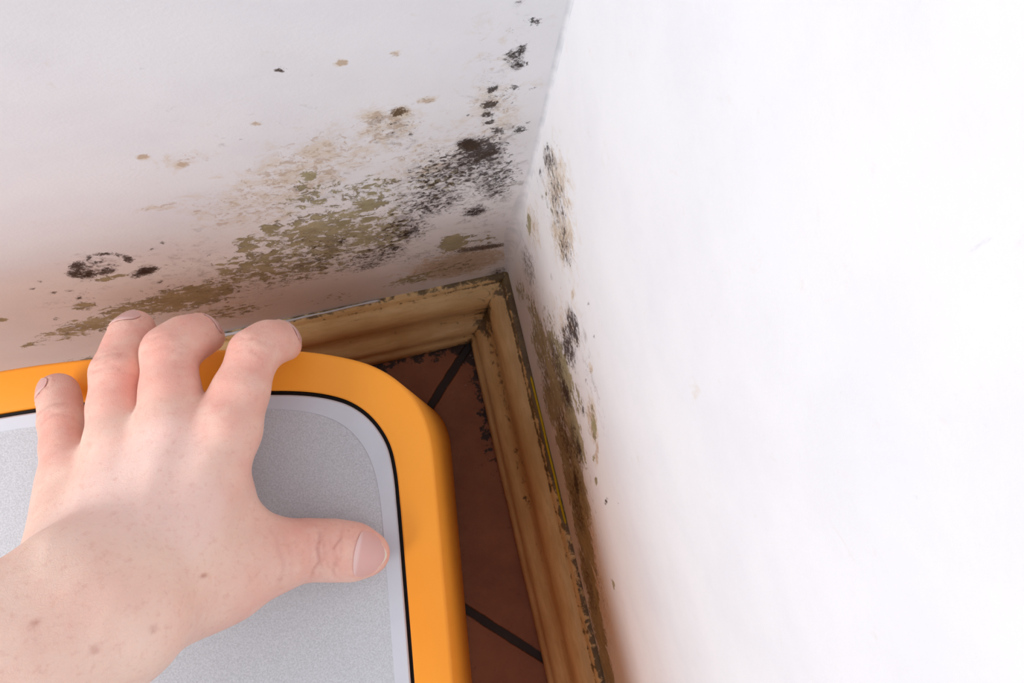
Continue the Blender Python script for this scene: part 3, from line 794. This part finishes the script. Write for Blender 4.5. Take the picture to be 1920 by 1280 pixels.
# veins on the back of the hand and the forearm
VEINS = [[(-0.15105, -0.10414, 0.37000), (-0.15876, -0.11679, 0.37500), (-0.16392, -0.12918, 0.38000), (-0.16864, -0.13981, 0.39000)], [(-0.16829, -0.10190, 0.37200), (-0.16971, -0.11728, 0.38000), (-0.17339, -0.12876, 0.39000), (-0.17967, -0.13662, 0.40000), (-0.18818, -0.14271, 0.41000)],
         [(-0.19269, -0.10952, 0.36500), (-0.18841, -0.12218, 0.37500), (-0.18578, -0.13067, 0.39000)], [(-0.15876, -0.11679, 0.37500), (-0.16971, -0.11728, 0.38000)], [(-0.16864, -0.13981, 0.39000), (-0.17328, -0.14938, 0.41000), (-0.18701, -0.15584, 0.41500)]]
for vn in VEINS:
    for a, b in zip(vn, vn[1:]):
        a, b = np.array(a), np.array(b); a2, b2 = a[:2], b[:2]; ab = b2 - a2
        tt = np.clip(((HV[:, :2] - a2) @ ab) / (ab @ ab), 0, 1)
        dd = np.linalg.norm(HV[:, :2] - a2 - tt[:, None] * ab, axis=1)
        disp = np.maximum(disp, disp * 0 + disp) + 0.00035 * np.exp(-(dd / .0022) ** 2) * np.clip(HN[:, 2], 0, 1)
# loose skin of the thumb ball
disp += 0.0006 * np.array([mnoise.noise(Vector(v) * 55) for v in HV])

# nails: laid on the skin, slightly sunk at their roots
def ray_to_skin(start, direction, off):
    p = np.array(start, float)
    for _ in range(60):
        dist = hand_sdf(p.reshape(-1, 3)) - off
        p = p + direction * dist[:, None]
        if np.max(np.abs(dist)) < 2e-5: break
    return p
NAILS = []
def nail_grid(F, up, width, length, forward, lift=0.00035):
    a, b = np.array(F[-3][0] if F is not PINKY else F[-4][0]), np.array(F[-1][0]); r = F[-1][1]
    ax = b - a; ax /= np.linalg.norm(ax)
    up = np.array(up, float); up -= ax * (up @ ax); up /= np.linalg.norm(up)
    sd = np.cross(ax, up)
    c = b + ax * forward
    nu, nv = 22, 26
    S, D, root = [], [], []
    for j in range(nv + 1):
        for i in range(nu + 1):
            x, y = i / nu * 2 - 1, j / nv * 2 - 1
            # square to rounded-square
            k = 0.80 if y > 0 else 0.50
            xx = x * math.sqrt(max(0, 1 - k * y * y / 1.25)) ; yy = y * math.sqrt(max(0, 1 - k * x * x / 1.25))
            th = xx * width / (2 * r)
            o = c + ax * (yy * length / 2)
            dirn = up * math.cos(th) + sd * math.sin(th)
            S.append(o + dirn * 0.02); D.append(-dirn); root.append(y if y > 0 else yy)
    S, D = np.array(S), np.array(D)
    top = ray_to_skin(S, D, lift)
    top += (-D) * (np.clip(np.array(root), 0, 1)[:, None] ** 3) * 0.0001
    return top, D, np.array(root), nu, nv
NAIL_SPECS = [(THUMB, (-0.0249, 0.1631, 0.9863), .0165, .0132, .0010), (RING, (-0.2343, -0.0847, 0.9685), .0120, .0105, .0), (PINKY, (-0.4997, -0.1036, 0.8600), .0098, .0092, -.0008), (INDEX, (0.5110, 0.6156, 0.6000), .0100, .0080, -.0022), (MIDDLE, (0.5110, 0.6156, 0.6000), .0100, .0080, -.0022)]
for s in NAIL_SPECS: NAILS.append(nail_grid(*s))
# the skin folds round each nail: dip under the plate, a small roll at its rim
from mathutils.kdtree import KDTree
for top, D, root, nu, nv in NAILS:
    kd = KDTree(len(top)); ii = np.arange(len(top)); ci, cj = ii % (nu + 1), ii // (nu + 1)
    for k, p in enumerate(top): kd.insert(p, k)
    kd.balance()
    c = top.mean(0); sel = np.nonzero(np.linalg.norm(HV - c, axis=1) < 0.014)[0]
    for v in sel:
        _, k, dist = kd.find(Vector(HV[v]))
        rim = ci[k] in (0, nu) or cj[k] in (0, nv)
        if dist < 0.0012: disp[v] = -0.00035 if not rim else 0.0
        elif dist < 0.0026: disp[v] += (0.00050 if root[k] < 0.55 else 0.00015) * math.exp(-((dist - 0.0012) / 0.0008) ** 2)
HVD = HV + HN * disp[:, None]

# skin colour: redder fingers and knuckles, paler back of the hand with its patch of light painted in, a few small spots
red = np.zeros(len(HV))
for F in FINGERS:
    for (a, ra), (b, rb) in zip(F[1:], F[2:]):
        dd, _ = near_seg(HV, a, b); red = np.maximum(red, 0.55 * np.clip(1 - (dd - max(ra, rb)) / 0.008, 0, 1))
for c, rad, s in (((-0.15014, -0.09167, 0.35500), .014, .65), ((-0.16715, -0.09078, 0.35800), .012, .35), (THUMB[2][0], .016, .75), (THUMB[1][0], .016, .7), ((-0.15371, -0.15879, 0.33500), .02, .5), (INDEX[2][0], .013, .7), (MIDDLE[2][0], .014, .7), (RING[2][0], .011, .7),
                  (RING[4][0], .010, .8), (PINKY[2][0], .010, .55), ((-0.18562, -0.09636, 0.35500), .012, .4), ((-0.21088, -0.09472, 0.34500), .014, .5), (INDEX[5][0], .012, .8), (MIDDLE[5][0], .012, .9), (THUMB[5][0], .012, .8), ((-0.14781, -0.10962, 0.34500), .016, .5)):
    red = np.maximum(red, s * np.exp(-(np.linalg.norm(HV - np.array(c), axis=1) / rad) ** 2 * 0.8))
lit_pale = np.zeros(len(HV))
for c, rad in (((-0.16606, -0.10264, 0.36500), .016), ((-0.17463, -0.11342, 0.37000), .024), ((-0.15995, -0.12245, 0.37000), .016), ((-0.18798, -0.11935, 0.37000), .018)):
    lit_pale = np.maximum(lit_pale, np.exp(-(np.linalg.norm(HV - np.array(c), axis=1) / rad) ** 4))
spots = np.zeros(len(HV))
for c, rad in (((-0.18613, -0.14241, 0.42400), .0009), ((-0.17522, -0.15427, 0.41700), .0009), ((-0.16324, -0.15427, 0.40200), .0008), ((-0.15558, -0.14486, 0.37500), .0006)):
    spots = np.maximum(spots, np.exp(-(np.linalg.norm((HV - np.array(c))[:, :2], axis=1) / rad) ** 2) * (HN[:, 2] > 0))
t = NT('skin')
wr_a = t.at('wrinkle'); red_a, lit_pale_a, sp_a = t.at('red'), t.at('lit_pale'), t.at('spot')
blot = t.noise(38, 5, 0.6)
c = t.mix(t.ramp(blot, 0.32, 0.68), srgb(246, 212, 194), srgb(241, 200, 182))
c = t.mix(t.math('MULTIPLY', red_a, t.ramp(t.noise(90, 4, 0.6), 0.1, 0.7)), c, srgb(232, 146, 132))
c = t.mix(t.math('MULTIPLY', lit_pale_a, 0.65), c, srgb(248, 214, 204))
c = t.mix(t.math('MULTIPLY', t.ramp(t.noise(420, 4, 0.65), 0.5, 0.75), 0.22), c, srgb(206, 128, 108))
c = t.mix(t.math('MULTIPLY', wr_a, 0.38), c, srgb(186, 96, 84))
c = t.mix(t.math('MULTIPLY', sp_a, 0.55), c, srgb(176, 92, 70))
vor = t.n('ShaderNodeTexVoronoi', {'Vector': t.n('ShaderNodeVectorMath', {0: t.co, 1: t.n('ShaderNodeVectorMath', {0: t.noise(140, 2, col=True), 3: 0.006}, operation='SCALE').outputs[0]}, operation='ADD').outputs[0], 'Scale': 900.0}, feature='DISTANCE_TO_EDGE').outputs[0]
nb = t.bump(t.ramp(vor, 0.0, 0.16, False), 0.22, 0.00025)
nb = t.bump(t.noise(260, 5, 0.6), 0.28, 0.0006, nb)
skin = t.out(c, rough=0.46, normal=nb, spec=0.32)
skin_b = t.b
skin_b.subsurface_method = 'RANDOM_WALK'
skin_b.inputs['Subsurface Weight'].default_value = 0.30
skin_b.inputs['Subsurface Radius'].default_value = (1.0, 0.32, 0.18)
skin_b.inputs['Subsurface Scale'].default_value = 0.004

hand = mesh_obj('person', HVD, HF, skin)
for k, v in (('red', red), ('lit_pale', lit_pale), ('spot', spots), ('wrinkle', wrinkle)): attr(hand, k, v)
tag(hand, 'person, only bare left hand and forearm showing, spread fingers gripping the orange-framed box', 'person')

t = NT('fingernail')
fe = t.at('edge')
nc = t.mix(t.ramp(fe, -0.60, -0.82), srgb(226, 174, 165), srgb(234, 194, 187))
nc = t.mix(t.ramp(fe, 0.84, 0.90), nc, srgb(240, 226, 208))
nailm = t.out(nc, rough=0.28, spec=0.5, normal=t.bump(t.noise(90, 3), 0.1, 0.0004))
nailm.node_tree.nodes['Principled BSDF'].inputs['Subsurface Weight'].default_value = 0.2
nailm.node_tree.nodes['Principled BSDF'].inputs['Subsurface Scale'].default_value = 0.002
for (top, D, root, nu, nv), nm in zip(NAILS, ('thumb_nail', 'finger_nail', 'finger_nail', 'finger_nail', 'finger_nail')):
    n = len(top); bot = top + D * (0.0007 if nm == 'thumb_nail' else 0.0004)
    idx = np.arange(n).reshape(nv + 1, nu + 1)
    f = np.stack([idx[:-1, :-1], idx[:-1, 1:], idx[1:, 1:], idx[1:, :-1]], -1).reshape(-1, 4).tolist()
    f += [[a + n for a in q[::-1]] for q in f]
    loop = list(idx[0, :]) + list(idx[1:, -1]) + list(idx[-1, :-1][::-1]) + list(idx[1:-1, 0][::-1])
    for i in range(len(loop)):
        a, b = loop[i], loop[(i + 1) % len(loop)]; f.append([a, b, b + n, a + n])
    o = mesh_obj(nm, np.concatenate([top, bot]), f, nailm, hand, autosmooth=50)
    attr(o, 'edge', np.concatenate([root, root]))
